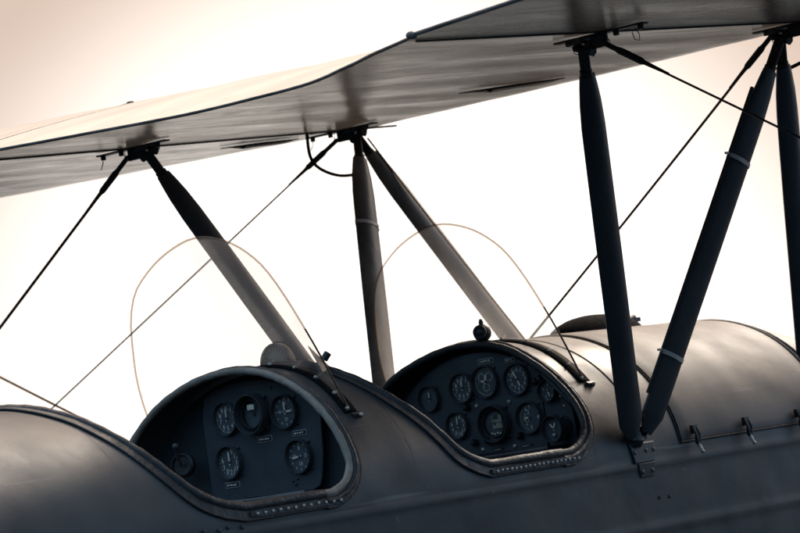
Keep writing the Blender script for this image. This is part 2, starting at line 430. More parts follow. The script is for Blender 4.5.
# ------------------------------------------------------------------ instruments (face -x; view right = -y)
def pol(r, deg, h):                       # deg clockwise from 12 o'clock as seen by the pilot
    t = math.radians(deg); return V((-h, -r*math.sin(t), r*math.cos(t)))
def needle_bm(b, deg, ln, w, h, tail=.25, mat=None):
    t = math.radians(deg); d = V((0, -math.sin(t), math.cos(t))); s = V((0, d.z, -d.y))
    b.add([d*ln+V((-h, 0, 0)), d*(ln*.75)+s*w+V((-h, 0, 0)), s*w*.8-d*ln*tail+V((-h, 0, 0)), -s*w*.8-d*ln*tail+V((-h, 0, 0)), d*(ln*.75)-s*w+V((-h, 0, 0))],
          [[0, 1, 2, 3, 4]], mat or M['needle'])
def gauge(loc, R, style, big=1.0, needles=((0, .62),), nums=(), depth=.014, face='dial', ring='bezel', roll=0):
    b = MB()
    b.lathe((0, 0, 0), (-1, 0, 0), [(R*1.03, -.004), (R*1.03, depth*.6), (R*1.0, depth), (R*.95, depth), (R*.92, depth*.5), (R*.92, .001)], M[ring], 40)
    for k in (45, 135, 225, 315):
        p = pol(R*1.12, k, .0035); b.lathe(p, (-1, 0, 0), [(.0034, -.005), (.0034, 0), (.001, .0012), (0, .0012)], M['steel'], 10)
    g = b.build('instrument', root, loc=loc, smooth=40)
    g.name = 'instrument'
    b = MB()
    b.lathe((0, 0, 0), (-1, 0, 0), [(R*.925, .002), (0.0001, .002)], M[face], 40)
    mk = M['mark']
    def rad_tick(deg, r0, r1, w):
        t = math.radians(deg); d = V((0, -math.sin(t), math.cos(t))); s = V((0, d.z, -d.y)); h = V((-.0028, 0, 0))
        b.add([d*r0-s*w+h, d*r1-s*w+h, d*r1+s*w+h, d*r0+s*w+h], [[0, 1, 2, 3]], mk)
    def put(txt, deg, r, size):
        v, f = glyphs(txt, size); c = pol(r, deg, .0028)
        b.add([V((c.x, c.y-x_, c.z+y_)) for x_, y_ in v], f, mk)
    if style == 'ring':
        for k in range(60 if R > .03 else 36):
            st = 360/(60 if R > .03 else 36); rad_tick(k*st, R*(.80 if k % 5 else .74), R*.86, R*(.008 if k % 5 else .018))
        for i, t in enumerate(nums): put(t, i*360/len(nums), R*.58, R*.34*big)
    elif style == 'blocks':
        for i, t in enumerate(nums): put(t, 20+i*300/len(nums), R*.62, R*.42*big)
        for k in range(24): rad_tick(k*15, R*.80, R*.86, R*.016)
    elif style == 'sparse':
        for k in range(12): rad_tick(k*30, R*.68, R*.82, R*.020)
        for i, t in enumerate(nums): put(t, i*360/len(nums), R*.46, R*.30*big)
    elif style == 'twin':
        for c0 in ((-.30, .28), (.30, .28), (0, -.34)):
            for k in range(10):
                t = math.radians(k*36); y_, z_ = R*(c0[0]+.24*math.sin(t)), R*(c0[1]+.24*math.cos(t))
                v, f = glyphs(str(k), R*.20); b.add([V((-.0028, -(y_+a), z_+c)) for a, c in v], f, mk)
        for k in range(40): rad_tick(k*9, R*.78, R*.86, R*.016)
    elif style == 'vario':
        for i, (t, dx, dz, sz) in enumerate((('4', -.28, .50, .26), ('2', -.10, .34, .30), ('1', -.36, .18, .26), ('0', -.42, -.06, .30), ('1', -.14, -.14, .26), ('2', -.30, -.34, .28), ('4', .02, -.60, .26), ('5', .05, .66, .24))):
            v, f = glyphs(t, R*sz*1.25); b.add([V((-.0028, -(dx*R+a), dz*R+c)) for a, c in v], f, mk)
        for k in range(20): rad_tick(170+k*10, R*.70, R*.78, R*.011)
    d = b.build('dial', g, smooth=40)
    b = MB(); b.lathe((0, 0, 0), (-1, 0, 0), [(R*.09, .0035), (R*.09, .006), (0.0001, .0062)], M['bezel'], 14)
    for dg_, ln in needles: needle_bm(b, dg_, R*ln, R*.065, .0058)
    b.build('needle', g, smooth=40)
    return g, R

def add_sub(g, mbd, name): return mbd.build(name, g, smooth=40)

# panels
def panel(x, pts, name='instrument_panel'):
    b = MB(); n = len(pts); th = .006
    P0 = [V((x, y, z)) for y, z in pts]; P1 = [p+V((th, 0, 0)) for p in P0]
    b.add(P0+P1, [list(range(n)), list(range(n, 2*n))[::-1]]+[[i, (i+1) % n, (i+1) % n+n, i+n] for i in range(n)], M['panel'])
    return b.build(name, root, bevel=.0015)
X1 = -.945
p1 = [(.150, .052), (-.175, .052), (-.197, .060), (-.207, .08)] + [(-.216-.003*i, .10+.155*i/5) for i in range(1, 6)] + [(.335*math.sin(math.radians(a)), .327*math.cos(math.radians(a))) for a in range(-40, 26, 4)] + [(.150, .25)]
pan1 = panel(X1, p1)
X2 = -.095
p2 = [(.27, .070), (-.206, .070)] + [(-.208, .10), (-.208, .16), (-.210, .235)] + [(.345*math.sin(math.radians(a)), .332*math.cos(math.radians(a))) for a in range(-38, 52, 4)]
pan2 = panel(X2, p2)
# side bracket carrying the two small dials at the right of the front cockpit
b = MB(); b.box((X2+.003, -.256, .132), (.006, .088, .13), M['panel']); b.build('side_panel', root, bevel=.003)

def placard(pan, x, y, z, w, h, txt_n, edge=True, tilt=0.0):
    b = MB()
    if edge:
        b.box((x-.0010, y, z), (.0016, w, h), M['plate']); b.box((x-.0018, y, z), (.0016, w-.0036, h-.0036), M['placard'])
    else:
        b.box((x-.0008, y, z), (.0012, w, h), M['placard'])
    yy = y+w*.36
    for k in range(txt_n):
        ww = w*.72/txt_n*random.uniform(.5, .8); b.box((x-.0028, yy-ww/2, z+random.uniform(-.0005, .0005)), (.0006, ww, h*random.uniform(.22, .34)), M['mark']); yy -= w*.72/txt_n
    b.build('placard', pan, smooth=30)
def screw(pan, x, y, z, r=.0052, mat='bright'):
    b = MB(); b.ball((x-.001, y, z), r, M[mat], 12, (.7, 1, 1)); b.build('screw', pan)

# rear cockpit dials
d1 = X1
R = .0395
gauge((d1, 0.0660, .244), R, 'ring', 1.15, ((2, .62), (6, .4)), [str(k) for k in range(10)])
g, _ = gauge((d1-.006, -0.0290, .245), .0465, 'none', 1, (), (), depth=.026)
b = MB(); b.lathe((0, 0, 0), (-1, 0, 0), [(.039, .010), (.033, .016), (.0305, .012), (.0305, .004)], M['steel'], 36); add_sub(g, b, 'inner_ring')
b = MB()
pr = []
for i in range(11):
    t = math.radians(-38+76*i/10); pr.append([V((-.0075-.006*math.cos(t), -.029*math.sin(t)*.62, .008+.003*math.cos(t))), V((-.0075-.006*math.cos(t), -.029*math.sin(t)*.62, .019+.004*math.cos(t)))])
b.loft(pr, M['needle'], closed=False); b.build('glass_reflection', g)  # pale strip shaped as the reflection in the dial glass
gauge((d1, -0.1230, .240), R, 'sparse', .9, ((0, .66), (90, .55)), ('60', '0', '20', '40'))
gauge((d1, 0.0750, .141), R, 'blocks', 1.05, ((0, .7),), ('9', '12', '15', '18', '21', '0', '3', '6'))
gauge((d1, -0.1490, .133), R, 'sparse', 1.1, ((262, .62),), ('0', '5', '10', '15'))
b = MB(); needle_bm(b, 0, .020, .006, .0045, 0); 
placard(pan1, X1, -0.0450, .184, .047, .0145, 5); placard(pan1, X1, -0.1570, .187, .044, .0125, 4); placard(pan1, X1, 0.0780, .088, .047, .0135, 5)
for (y, z) in ((-.165, .082), (-.150, .078), (-.158, .070), (.18, .30), (-.12, .30)): screw(pan1, X1, y+.035, z, .0035, 'steel')
# lip at the panel foot
b = MB(); b.tube([(X1-.012, .20, .050), (X1-.016, 0, .047), (X1-.012, -.16, .050)], .005, M['strutlight'], 8); b.build('panel_lip', root)

# front cockpit dials
d2 = X2
gauge((d2, 0.0400, .247), .0385, 'ring', 1.1, ((0, .66), (352, .45)), [str(k) for k in range(10)])
gauge((d2, -0.0390, .254), .0415, 'twin', 1, ((15, .5), (280, .35)), ())
gauge((d2, -0.1430, .248), .040, 'ring', .9, ((330, .68), (160, .5)), [str(k) for k in range(12)])
gauge((d2-.004, -.238, .208), .0275, 'ring', .95, ((165, .6),), ('0', '2', '4', '6', '8'), depth=.016)
gauge((d2, 0.0720, .153), .0350, 'blocks', 1.05, ((0, .72),), ('8', '10', '12', '14', '16', '0', '4', '6'))
g, _ = gauge((d2-.004, -0.0540, .145), .0475, 'none', 1, (), (), depth=.020)
b = MB(); b.lathe((0, 0, 0), (-1, 0, 0), [(.0375, .004), (.0345, .011), (.0325, .004)], M['steel'], 36); add_sub(g, b, 'inner_ring')
b = MB(); b.box((-.0045, -.008, .004), (.002, .031, .034), M['parch']); b.box((-.0062, -.008, .002), (.001, .033, .0014), M['dial']); b.box((-.0062, -.004, .016), (.001, .016, .010), M['bezel'])
for k in range(4): b.box((-.0045, -.006-.009*k+.018, -.024-.002*(k % 2)), (.002, .0045, .004), M['mark'])
b.build('horizon_bar', g)
gauge((d2, -0.1650, .148), .0405, 'vario', 1, ((268, .35),), ())
g, _ = gauge((d2-.035, -0.2640, .112), .0335, 'none', 1, ((320, .55), (20, .5)), (), depth=.018)
b = MB(); b.ball((-.006, 0, -.016), .0055, M['bright'], 10); b.build('warning_lamp', g)
b = MB(); b.cyl((.0, 0, 0), (.05, 0, 0), .031, M['bezel'], 30); b.build('housing', g)
gauge((d2, 0.1540, .232), .034, 'none', 1, ((0, .55),), ())
for (y, z, r, m_) in ((.056, .196, .0062, 'bright'), (-.052, .195, .0062, 'bright'), (.055, .083, .0062, 'bright'), (-.050, .081, .0062, 'bright'), (-.141, .146, .0062, 'plate')): screw(pan2, X2, y-.052, z, r, m_)
placard(pan2, X2, -0.0460, .3065, .050, .0125, 5); placard(pan2, X2, -0.1250, .3000, .032, .011, 3)
placard(pan2, X2, -0.0480, .0785, .034, .007, 4, False); placard(pan2, X2, -0.1420, .0785, .036, .007, 4, False)
for (y, z) in ((.085, .196), (.075, .104), (.03, .105), (-.075, .105), (-.15, .236), (-.165, .24)):      # black knobs
    b = MB(); b.lathe((X2, y-.052, z), (-1, 0, 0), [(.010, -.002), (.009, .012), (.006, .016), (0, .017)], M['blackmetal'], 14); b.build('knob', pan2)
for (y, z) in ((-.255, .19), (-.262, .165)): screw(pan2, X2-.02, y-.03, z, .004, 'bright')
b = MB(); b.tube([(X2-.014, .25, .066), (X2-.018, 0, .062), (X2-.014, -.22, .066)], .006, M['strutlight'], 8); b.build('panel_lip', root)

# throttle quadrant at the port side of the rear cockpit
b = MB(); b.lathe((-.975, .205, .150), (-.9, -.4, .1), [(.029, -.012), (.029, .006), (.024, .010), (.022, .002), (.0, .002)], M['steel'], 28)
b.tube([(-.985, .20, .150), (-1.005, .19, .175), (-1.01, .185, .192)], .0045, M['strutlight'], 8); b.ball((-1.011, .184, .196), .009, M['strutlight'], 12)
b.build('throttle', root)

# ------------------------------------------------------------------ seams, cowl hatch, latches, fairing
def arc_line(x, z0, off, r, mat, b, star_only=False, x_end=None):
    a0 = math.degrees(math.acos(z0/HB(x)))
    pts = []
    for i in range(41):
        a = -a0+(2*a0)*i/40; xx = x
        pts.append(hull_pt(xx, a, off))
    b.tube(pts, r, mat, 8)
# hatch: thin plate standing 4 mm proud of the hull, from seam to nose ring
b = MB(); rows = []
XA, XB_ = .205, .905
for i in range(15):
    x = XA+(XB_-XA)*i/14; a0 = 84.2; row = []
    for j in range(49): row.append(hull_pt(x, -a0+2*a0*j/48, .0045))
    rows.append(row)
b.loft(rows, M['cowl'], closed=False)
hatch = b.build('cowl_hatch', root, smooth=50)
so = hatch.modifiers.new('skin', 'SOLIDIFY'); so.thickness = .0032; so.offset = -1
be = hatch.modifiers.new('edge', 'BEVEL'); be.width = .0012; be.segments = 2; be.limit_method = 'ANGLE'
b = MB()
arc_line(.198, .036, .0010, .0026, M['gap'], b)
pts = [side_pt(.20+.72*i/10, .0325, -1, .0012) for i in range(11)]
b.tube(pts, .0030, M['gap'], 8)
b.build('hatch_seal', root)
b = MB()
for x0_, rr in ((.915, .006), (.945, .0035)): arc_line(x0_, .02, .003, rr, M['hull'], b)
b.build('nose_ring', root)
b = MB(); arc_line(.050, .12, .0, .0024, M['gap'], b); b.build('deck_seam', root)
# nose piece ahead of the ring stays part of the fuselage skin
def latch(x):
    b = MB(); o = side_pt(x, .038, -1, .006)
    b.box(o+V((0, -.004, .022)), (.020, .010, .022), M['blackmetal'])
    b.tube([o+V((-.006, -.008, .026)), o+V((-.008, -.016, .008)), o+V((-.004, -.014, -.016))], .0042, M['steel'], 8)
    b.tube([o+V((.006, -.008, .026)), o+V((.008, -.016, .008)), o+V((.004, -.014, -.016))], .0042, M['steel'], 8)
    b.box(o+V((0, -.012, -.006)), (.013, .008, .020), M['steel'])
    b.tube([o+V((0, -.010, -.010)), o+V((.002, -.016, -.026)), o+V((.001, -.022, -.036))], lambda i: .0055-.0008*i, M['bright'], 8)
    b.ball(o+V((.001, -.022, -.037)), .0055, M['bright'], 10)
    b.build('latch', hatch, smooth=40)
for x in (.252, .490, .744): latch(x)
# streamlined filler fairing on top of the cowl
b = MB(); rings = []
for i in range(17):
    t = i/16; u = t*2-1
    h = .066*max(0, 1-abs(u)**2.4)**.6; w = .085*max(0, 1-abs(u)**2.2)**.5
    x = .525+.195*u; rings.append([V((x, .055+w*math.cos(PI*k/12), hull_z(x, .055)-.012+h*math.sin(PI*k/12))) for k in range(13)])
b.loft(rings, M['rubber'], closed=False)
fair = b.build('filler_fairing', root, smooth=60, weld=.0005)
b = MB(); b.box((.66, .03, .376), (.05, .03, .012), M['blackmetal']); b.cyl((.645, .03, .376), (.675, .03, .384), .008, M['steel']); b.build('fairing_catch', fair)
# spherical compass lamp on the front hoop
b = MB(); b.ball((-.105, -.056, .378), .0235, M['blackmetal'], 24); b.cyl((-.105, -.056, .346), (-.105, -.056, .362), .012, M['blackmetal'])
b.lathe((-.105, -.056, .378), (-1, -.35, .15), [(.018, .013), (.018, .022), (.014, .024), (.012, .020), (0, .020)], M['bezel'], 20)
b.cyl((-.105, -.056, .398), (-.105, -.056, .408), .006, M['steel']); b.ball((-.105, -.056, .410), .005, M['steel'], 10)
b.build('hoop_lamp', root, label='black ball lamp on top of the front cockpit hoop')
# round dial standing on the deck behind the rear windscreen
b = MB(); b.lathe((-.80, .020, .358), (-1, 0, 0), [(.001, -.03), (.040, -.024), (.049, -.012), (.050, .006), (.045, .010), (.0435, .004)], M['steel'], 36)
dk = b.build('deck_dial', root, label='round aged dial standing on the deck behind the rear windscreen')
b = MB(); b.lathe((-.80, .020, .358), (-1, 0, 0), [(.044, .003), (.001, .003)], M['parch'], 36)
for k in range(24):
    t = math.radians(k*15); d = V((0, -math.sin(t), math.cos(t))); s_ = V((0, d.z, -d.y)); c = V((-.8036, .02, .358))
    b.add([c+d*.030-s_*.0012, c+d*(.040)-s_*.0012, c+d*.040+s_*.0012, c+d*.030+s_*.0012], [[0, 1, 2, 3]], M['bezel'])
b.build('dial', dk)

# ------------------------------------------------------------------ windscreens
WZ = [(.18, .316), (.225, .3145), (.26, .312), (.30, .3075), (.34, .301), (.38, .292), (.44, .2735), (.48, .260), (.51, .2475), (.545, .229), (.578, .204), (.605, .172), (.630, .134), (.648, .095), (.660, .058), (.667, .025), (.6685, .0)]
LEAN = .5
def windscreen(x0, k, lab):
    def at(y, z): return V((x0-k*y*y-LEAN*(z-.30), y, z))
    def base_z(y):
        x = x0-k*y*y; 
        z = .3
        for _ in range(30):
            p = at(y, z); z = z+.5*(hull_z(p.x, min(.399, abs(y)) if y >= 0 else -min(.399, abs(y)))-z)
        return z
    # outline half (y>=0) from foot to top, arc-length refined
    out = []
    zs = [.19+(.6685-.19)*(1-(1-i/40)**2.2) for i in range(41)]
    prof = [(smooth_interp(WZ, z), z) for z in zs]
    b = MB(); cols = 41; rows = []
    # grid: column j spans y from -w..w at each height fraction
    NZ = 36
    for j in range(cols):
        s = math.sin((j/(cols-1)*2-1)*PI/2); y = s*.3152
        zb = base_z(y)+.001
        # top height for this |y|
        lo, hi = .20, .6685
        for _ in range(40):
            mid = (lo+hi)/2
            if smooth_interp(WZ, mid) > abs(y): lo = mid
            else: hi = mid
        zt = max(lo, zb+.002)
        rows.append([at(y, zb+(zt-zb)*i/NZ) for i in range(NZ+1)])
    b.loft(rows, M['glass'], closed=False)
    top = [r[-1] for r in rows]
    ws = b.build('windscreen', root, smooth=80, label=lab)
    so = ws.modifiers.new('sheet', 'SOLIDIFY'); so.thickness = .003; so.offset = 0
    # polished rim of the sheet
    b = MB(); fine = []
    b.tube(top, .0026, M['glassedge'], 8); b.build('sheet_rim', ws, smooth=70)
    # metal edging up the starboard foot
    st = [p for p in top if p.y < 0 and p.z < .43]
    b = MB(); b.tube(st, lambda i: .0028-.0012*i/len(st), M['strutlight'], 8); b.build('edge_strip', ws, smooth=70)
    # clamp strip along the foot
    b = MB(); rg = []
    for j in range(41):
        y = -.318+.636*j/40; zc = base_z(y); c = at(y, zc); 
        def on_hull(xx): return V((xx, y, hull_z(xx, y)))
        nrm = V((0, y/.16, hull_z(c.x, y)/.1235)).normalized()
        a, d = on_hull(c.x-.022), on_hull(c.x+.020)
        rg.append([a-nrm*.003, a+nrm*.0035, on_hull(c.x-.018)+nrm*.0055, on_hull(c.x-.003)+nrm*.0065, on_hull(c.x+.006)+nrm*.0065, on_hull(c.x+.016)+nrm*.005, d+nrm*.003, d-nrm*.003])
    b.loft(rg, M['rubber'])
    strip = b.build('clamp_strip', ws, smooth=40)
    first = None
    for y in (-.312, -.270, -.205, -.13, -.045, .045, .13, .205, .27):
        zc = base_z(y); c = at(y, zc); xx = c.x-.011; nrm = V((0, y/.16, hull_z(xx, y)/.1235)).normalized()
        p = V((xx, y, hull_z(xx, y)))+nrm*.0072
        if first is None:
            q = MB(); q.ball((0, 0, 0), .0052, M['bright'], 10); first = q.build('bolt', ws, loc=p)
        else: clone(first, ws, p)
    # foot lug
    y = -.322; zc = base_z(-.315); c = V((at(-.315, zc).x, y, hull_z(at(-.315, zc).x, y)))
    q = MB(); q.box(c+V((.008, -.004, -.004)), (.030, .012, .016), M['steel'], Matrix.Rotation(.5, 3, 'X')); q.ball(c+V((.014, -.012, -.002)), .0055, M['bright'], 10); q.build('foot_lug', ws, bevel=.003)
    return ws, at
w1, at1 = windscreen(-.858, 1.25, 'rear windscreen of clear curved perspex with a thin brown rim')
w2, at2 = windscreen(.022, 1.15, 'front windscreen of clear curved perspex with a dark edge')
# stay with wing nut behind the starboard edge of the rear windscreen
b = MB(); pA, pB, pC = V((-.958, -.232, .380)), V((-.925, -.236, .316)), V((-.790, -.140, .330))
b.add([pA, pB, pC]+[p+V((.003, .005, 0)) for p in (pA, pB, pC)], [[0, 1, 2], [5, 4, 3], [0, 3, 4, 1], [1, 4, 5, 2], [2, 5, 3, 0]], M['strutlight'])
b.cyl((-.845, -.172, .348), (-.835, -.178, .362), .009, M['blackmetal']); b.build('screen_stay', w1)

# ------------------------------------------------------------------ upper wing
XL, ZL = .752, 1.009
def under(x): return 1.0085+.0458*(x+.423)
TEt = [(0, -.787), (.1, -.787), (.2, -.803), (.3, -.848), (.4, -.908), (.5, -.965), (.6, -1.030), (.7, -1.085), (.8, -1.140), (.86, -1.180)]
def TEx(y):
    y = abs(y)
    return smooth_interp(TEt, y) if y <= .86 else -1.180-.200*(y-.86)
def LEx(y):
    y = abs(y); return .752 if y < .80 else .752-.194*(y-.80)
DIH = math.tan(math.radians(1.1))
def rise(y): return max(0, abs(y)-.80)*DIH
def wing_sec(y, n=26, sag=0.0):
    xl, xt = LEx(y), TEx(y); c = xl-xt; T = .172; pts = []
    def th(u): return 10*(T)*(.2969*math.sqrt(u)-.126*u-.3516*u*u+.2843*u**3-.1036*u**4)
    us = [.5*(1-math.cos(PI*i/n)) for i in range(n+1)]
    def low(u):
        x = xl-u*c; return V((x, y, under(x)+rise(y)+.050*max(0, 1-u/.10)**2+sag*math.sin(PI*min(1, u*1.05))*.5))
    def up(u):
        x = xl-u*c; lo = under(x)+rise(y)
        return V((x, y, lo+.050*max(0, 1-u/.10)**2+max(.004, th(u)*.93*(1-.28*max(0,1-u/.10)**2)) - sag*math.sin(PI*u)))
    for u in us: pts.append(low(u))
    for u in reversed(us[1:]): pts.append(up(u))
    return pts
def ribs(y0, y1, step):
    out = []; y = y0
    k = int(round(abs(y1-y0)/step*6))
    for i in range(k+1):
        f = i/k*abs(y1-y0)/step; out.append((y0+(y1-y0)*i/k, .006*math.sin(PI*(f % 1.0))**2))
    return out
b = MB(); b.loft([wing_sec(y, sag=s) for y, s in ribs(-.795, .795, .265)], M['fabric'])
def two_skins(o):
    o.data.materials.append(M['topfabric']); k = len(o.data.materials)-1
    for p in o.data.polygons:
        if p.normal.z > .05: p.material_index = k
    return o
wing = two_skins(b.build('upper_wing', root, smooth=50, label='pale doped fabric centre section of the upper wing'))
for s in (-1, 1):
    b = MB(); b.loft([wing_sec(y, sag=q) for y, q in ribs(s*.805, s*4.2, .30)], M['darkfabric']); two_skins(b.build('outer_panel', wing, smooth=50))
    # dark joint tape between centre section and outer panel, on the lower face
    b = MB(); pts = [V((x, s*.80, under(x)-.0005)) for x in [LEx(.8)-.06-(LEx(.8)-.06-TEx(.8)-.03)*i/20 for i in range(21)]]
    b.tube(pts, .0032, M['gap'], 6); b.build('joint_gap', wing)
b = MB(); ys = [-.86+1.72*i/60 for i in range(61)]
b.tube([V((TEx(y)-.002, y, under(TEx(y))+.004)) for y in ys], .0036, M['trim'], 10)
for s in (-1, 1): b.tube([V((TEx(s*y)-.002, s*y, under(TEx(y))+rise(y)+.004)) for y in (.86, 1.5, 2.2, 3.0, 4.2)], .0050, M['trim'], 10)
for s in (-1, 1): b.ball((TEx(.86)-.004, s*.85, under(TEx(.86))+.004), .012, M['trim'], 12, (1.2, 1, .8))
b.build('trailing_edge', wing, smooth=60)
# slits in the lower skin near the leading edge, their lips hanging
def slit(x0, y0, x1, y1):
    b = MB(); P = []; Q = []; n = 14
    for i in range(n+1):
        t = i/n; x = x0+(x1-x0)*t; y = y0+(y1-y0)*t; w = .012*math.sin(PI*t)**.7; bow = .010*math.sin(PI*t)
        z = under(x)+rise(y)-.001
        P.append([V((x, y, z-.001)), V((x+.25*w, y+w*.9, z-.001))])
        Q.append([V((x+.2*w, y+w*.9, z)), V((x+.5*w, y+w*.9, z-(.011+.002*math.sin(9*t))*math.sin(PI*t)**.6*(1 if t > .3 else t/.3)))])
    b.loft(P, M['gap'], closed=False); b.loft(Q, M['lip'], closed=False)
    b.tube([q[0]+V((0, 0, -.001)) for q in P], lambda i: .0012+.0022*math.sin(PI*i/n), M['gap'], 6)
    c = P[4][0]; b.tube([c+V((-.012, .006, 0)), c+V((0, 0, -.007)), c+V((.014, -.007, -.001))], lambda i: (.001, .004, .001)[i], M['gap'], 8)
    b.build('skin_slit', wing)
slit(.16, 1.02, .40, .93); slit(.17, .13, .43, -.035)
# rod on the upper skin
b = MB(); b.cyl((-.205, 1.10, 1.160), (-.21, .975, 1.163), .0045, M['strut']); b.box((-.205, 1.08, 1.157), (.02, .03, .018), M['strut']); b.box((-.21, .985, 1.160), (.014, .014, .016), M['strut'])
b.build('wing_rod', wing)

# ------------------------------------------------------------------ cabane struts
T1s, T2s = V((-.423, -.731, .979)), V((.428, -.731, 1.018))
T1p, T2p = V((-.423, .731, .979)), V((.428, .731, 1.018))
Bs, Bp = V((.0, -.40, .0)), V((.0, .40, .0))
Fs, Fp = V((.84, -.40, .15)), V((.755, .397, .186))
def strut(a, c, t0, t1, mat, lab, chord=.083, thick=.041, pipe=None, straps=(), marks=()):
    """streamlined tube from lower node a to upper node c"""
    d = (c-a).normalized(); L_ = (c-a).length
    fx = V((1, 0, 0)); fx = (fx-d*fx.dot(d)).normalized(); fy = d.cross(fx)
    half = [(.5, .0), (.465, .17), (.37, .36), (.20, .475), (-.02, .5), (-.24, .40), (-.44, .17), (-.5, .05)]
    prof = [(x*chord, y*thick) for x, y in half]+[(x*chord, -y*thick) for x, y in reversed(half[1:])]
    b = MB(); rings = []
    e0, e1 = .050/L_, .060/L_
    for t, s, q in ((t0, .42, .6), (t0+e0*.9, 1, .95), (t0+e0, 1.02, 1), (t0+(t1-t0)*.25, 1.02, 1.02), ((t0+t1)/2, 1.03, 1.03), (t0+(t1-t0)*.75, 1.0, 1.0), (t1-e1*2.2, .97, 1.0), (t1-e1*1.2, .86, .95), (t1-e1*.5, .70, .85), (t1-.004, .58, .75), (t1, .40, .5)):
        p = a+d*(L_*t); rings.append([p+fx*(x*s)+fy*(y*q) for x, y in prof])
    b.loft(rings, mat)
    so = b.build('cabane_strut', root, smooth=24, label=lab)
    # fork ends and pins
    b = MB()
    for (p0, p1) in ((a+d*(L_*t1)-d*.012, c), ):
        for s in (-1, 1):
            b.cyl(p0+fy*(.0062*s), p1+fy*(.0062*s), .0085, M['blackmetal'], 10)
        b.cyl(p1-fy*.024, p1+fy*.024, .0095, M['blackmetal'], 12); b.cyl(p1-fy*.030, p1-fy*.024, .014, M['blackmetal'], 6)
        b.cyl(p0-d*.01, p0+d*.020, .0155, M['blackmetal'], 12)
    b.build('fork_end', so, smooth=40)
    if pipe is not None:
        b = MB(); off = fx*(pipe*chord*.5); b.tube([a+d*(L_*t)+off for t in (t0+.08, t0+.25, .5, .75, t1-.06)], .0052, M['blackmetal'], 8); b.build('strut_pipe', so)
    for t in straps:
        p = a+d*(L_*t); b = MB(); rg = []
        for h in (-.0055, .0055): rg.append([p+d*h+fx*(x*1.03+(.002 if x > 0 else -.010 if pipe else 0))+fy*(y*1.07) for x, y in prof])
        b.loft(rg, M['strap'], caps=False)
        if pipe: b.box(p-fx*(chord*.5+.018), (.018, .004, .006), M['strap'])
        b.build('strap', so, smooth=50)
    for t, mm in marks:
        p = a+d*(L_*t); b = MB(); b.ball(p-fy*(0)-fx*mm[0]+fy*mm[1], mm[2], M['strap'], 8, (1, .4, 1.6)); b.build('paint_chip', so)
    return so
strut(Bs, T1s, .066, .945, M['strut'], 'near rear cabane strut, plain dark paint')
strut(Bs, T2s, .068, .925, M['strut'], 'near diagonal cabane strut with two pale straps', pipe=-1.16, straps=(.245, .705))
strut(Fs, T2s, .05, .925, M['strut'], 'near front cabane strut at the right edge')
strut(Bp, T1p, .20, .945, M['strut'], 'far rear cabane strut passing behind the rear windscreen')
strut(Bp, T2p, .10, .935, M['strutlight'], 'far diagonal cabane strut with one pale strap', straps=(.735,), marks=((.30, (.004, -.017, .0045)), (.345, (.0, -.017, .006)), (.37, (.006, -.017, .004)), (.42, (.002, -.017, .0035)), (.22, (.0, -.017, .003)), (.47, (.004, -.017, .005))))
strut(Fp, T2p, .05, .935, M['strutlight'], 'far front cabane strut with a thin pipe')

# lower fittings on the hull
def fitting(x, s, z0=.045):
    b = MB()
    for i, (xx, zz, w, h) in enumerate(((x+.03, .022, .105, .050), (x+.035, -.022, .070, .036))):
        P = [side_pt(xx-w/2, zz+h/2, s, -.0015), side_pt(xx+w/2, zz+h/2, s, -.0015), side_pt(xx+w/2*.8, zz-h/2, s, -.0015), side_pt(xx-w/2*.8, zz-h/2, s, -.0015)]
        Q = [p+V((0, s*.005, 0)) for p in P]
        b.add(P+Q, [[0, 1, 2, 3], [7, 6, 5, 4]]+[[j, (j+1) % 4, (j+1) % 4+4, j+4] for j in range(4)], M['hull'])
    pl = b.build('strut_plate', root, bevel=.002)
    for (xx, zz) in ((x-.008, .024), (x+.040, .026), (x+.072, .026), (x+.014, -.026), (x+.056, -.025)):
        q = MB(); q.ball(side_pt(xx, zz, s, .004), .0068, M['hull'], 12, (1, .6, 1)); q.build('bolt', pl)
    b = MB(); o = side_pt(x+.006, .083, s, 0)
    b.lathe(o+V((0, 0, -.012)), (0, s*.55, .8), [(.030, -.022), (.030, -.004), (.022, .006), (.014, .016), (0, .018)], M['blackmetal'], 20)
    b.cyl(o+V((-.03, s*.016, .028)), o+V((.03, s*.016, .028)), .010, M['blackmetal'])
    b.box(o+V((0, s*.008, -.012)), (.064, .018, .034), M['blackmetal'])
    b.build('strut_socket', pl, bevel=.002)
fitting(0, -1); fitting(0, 1); fitting(.84, -1)
# two drain holes and a few rivets on the side
b = MB()
for (x, z) in ((.075, -.096), (.118, -.098)): b.ball(side_pt(x, z, -1, 0), .0055, M['gap'], 10, (1, .5, 1))
b.build('drain_hole', root)
r_ = None
for i, x in enumerate((-1.60, -1.572, -1.545, -1.50, -1.472, -1.430)):
    p = side_pt(x, .006-.004*(i % 2), -1, .001)
    if r_ is None:
        q = MB(); q.ball((0, 0, 0), .0052, M['hull'], 12, (1, .6, 1)); r_ = q.build('side_rivet', fus, loc=p)
    else: clone(r_, fus, p)

